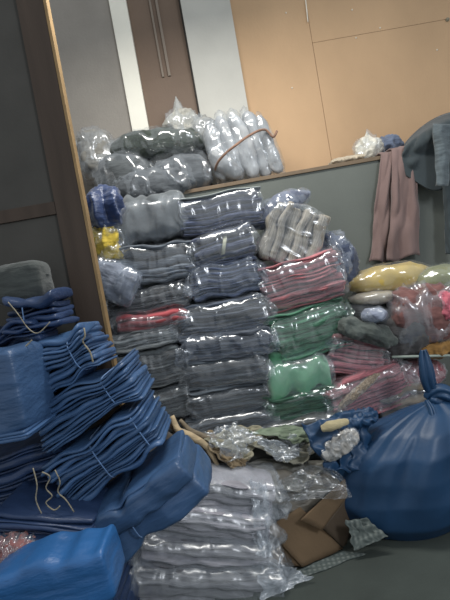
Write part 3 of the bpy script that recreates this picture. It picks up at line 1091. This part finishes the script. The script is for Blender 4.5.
rag_sheet('garment', 'small grey plaid cloth beside the knotted blue bag', [(346, 522, 1.92), (366, 520, 1.94), (388, 538, 1.88), (354, 553, 1.88)], 0, .02, M_plaid, 3)
rag_sheet('garment', 'flat grey plaid cloth under the front of the carton', [(296, 572, 1.86), (344, 552, 1.94), (366, 556, 1.90), (306, 580, 1.82)], 0, .015, M_plaid, 5)
rag_sheet('plastic_scrap', 'crumpled clear plastic scrap on the floor at the foot of the pale bundles', [(254, 562, 1.84), (284, 570, 1.86), (314, 580, 1.80), (264, 606, 1.74)], 0, .045, film(base=.2, scale=9, strong=1.), 7, .002, 'plastic scrap')
rag_sheet('plastic_scrap', 'clear crinkled plastic flap along the right end of the pale bundles', [(252, 484, 1.90), (266, 488, 1.90), (272, 562, 1.82), (256, 560, 1.80)], 0, .05, film(base=.2, scale=9, strong=1.), 9, .002, 'plastic scrap')

# ------------------------------------------------------------------ knotted blue bag
M_bag = cloth((28, 60, 92), rough=.46, var=.14, bump=.3, scale=5, stretch=(1, 1, 1), sheen=0, spec=.5, obj_var=.03)
YB = 1.92
K = at(436, 400, YB + .16)
bc = at(405, 470, YB + .22)
bag = thing('knotted_bag', 'large dark blue plastic bag tied in a knot, on the floor at right', 'bag', (bc.x, YB + .22, 0))
RX, RY, HZ = .36, .25, K.z


def bagfn(i, j, NI, NJ):
    th = 2 * math.pi * i / NI
    k = j / NJ                      # 0 bottom .. 1 knot
    if k < .08:
        r = k / .08 * .82
        z = 0.0
    else:
        kk = (k - .08) / .92
        z = kk * HZ
        prof = [(0, .82), (.12, .98), (.3, 1.03), (.5, 1.0), (.68, .90), (.82, .70), (.93, .38), (1, .06)]
        for a, b in zip(prof, prof[1:]):
            if a[0] <= kk <= b[0]:
                f = (kk - a[0]) / (b[0] - a[0])
                r = a[1] + (b[1] - a[1]) * f
                break
    kk = max(0, (k - .08) / .92)
    cre = .10 * kk * (1 - 2 * abs(nz(math.cos(th) * 3.2, math.sin(th) * 3.2, kk * .6))) + .05 * kk * math.sin(th * 11 + 2 * kk)
    big = .09 * (1 - 2 * abs(nz(math.cos(th) * 1.3 + 4, math.sin(th) * 1.3, kk * 1.7)))
    r *= 1 + cre + big * min(1, k * 5) * (1 - kk ** 4)
    dx = (K.x - bc.x) * kk ** 2
    return Vector((math.cos(th) * RX * r + dx, math.sin(th) * RY * r + (YB + .16 - YB - .22) * kk ** 2, z + (.02 * nz(th, kk * 4, 3) if kk > 0 else 0)))


NI, NJ = 120, 60
vs = [bagfn(i, j, NI, NJ) for j in range(NJ + 1) for i in range(NI)]
fs = [(j * NI + i, j * NI + (i + 1) % NI, (j + 1) * NI + (i + 1) % NI, (j + 1) * NI + i) for j in range(NJ) for i in range(NI)]
new_obj('bag_body', vs, fs, M_bag, bag)
kl = K - bag.location
vs, fs = loft(.075, .06, .06, 20, 16, .9, 2, 1.8, lambda v, t, q: v * (1 + .25 * nz(v.x * 50, v.y * 50, v.z * 50)) + kl)
new_obj('knot', vs, fs, M_bag, bag)


def ear(pts, wd, ph):
    P = spline([at(a, b, YB + .16 + dy) - bag.location for (a, b, dy) in pts], 8)

    def fn(u, v):
        i = v * (len(P) - 1)
        a = int(min(len(P) - 2, i))
        p = P[a].lerp(P[a + 1], i - a)
        t = (P[a + 1] - P[a]).normalized()
        s = t.cross(Vector((0, 1, 0))).normalized()
        w = wd * math.sin(math.pi * (.08 + .86 * v)) ** .7
        uu = (u - .5) * 2
        return p + s * w * uu + Vector((0, .6 * w * uu * uu + .006 * math.sin(uu * 7 + ph), 0))
    sheet('tie_ear', fn, 14, 30, M_bag, .005, bag)


ear([(436, 400, 0), (431, 384, -.02), (428, 368, -.02), (424, 350, 0)], .034, 0)
ear([(428, 400, 0), (438, 394, -.03), (450, 396, -.05), (462, 408, -.04)], .04, 1)
ear([(427, 400, -.02), (434, 414, -.08), (432, 440, -.12), (426, 455, -.14)], .016, 2)

# second blue bag, opened out to the left with silvery stuff on it
rag_sheet('plastic_bag', 'opened blue plastic bag crumpled at the left of the knotted bag', [(302, 432, 2.04), (372, 414, 2.10), (366, 478, 2.02), (328, 476, 2.0)], 0, .07, M_bag, 11, .004, 'bag')
crumple('plastic_bag', 'blue bag rim bunched up below the pink bundles', 'bag', None, 356, 424, 50, 13, 2.02, .12, M_bag, seed=142, amp=.35, freq=6, body='bag_body', tilt=4)
crumple('plastic_bag', 'silvery white crinkled plastic lying in the opened blue bag', 'bag', None, 342, 448, 38, 15, 1.96, .08, cloth((168, 164, 158), rough=.3, obj_var=.03), seed=143, wrap=M_film, amp=.35, freq=4, tilt=26)
rag_strip('short beige roll of cloth above the opened blue bag', [(322, 429, 0), (330, 426, -.01), (338, 424, -.01), (348, 421, 0)], 1.98, .022, (170, 158, 124))
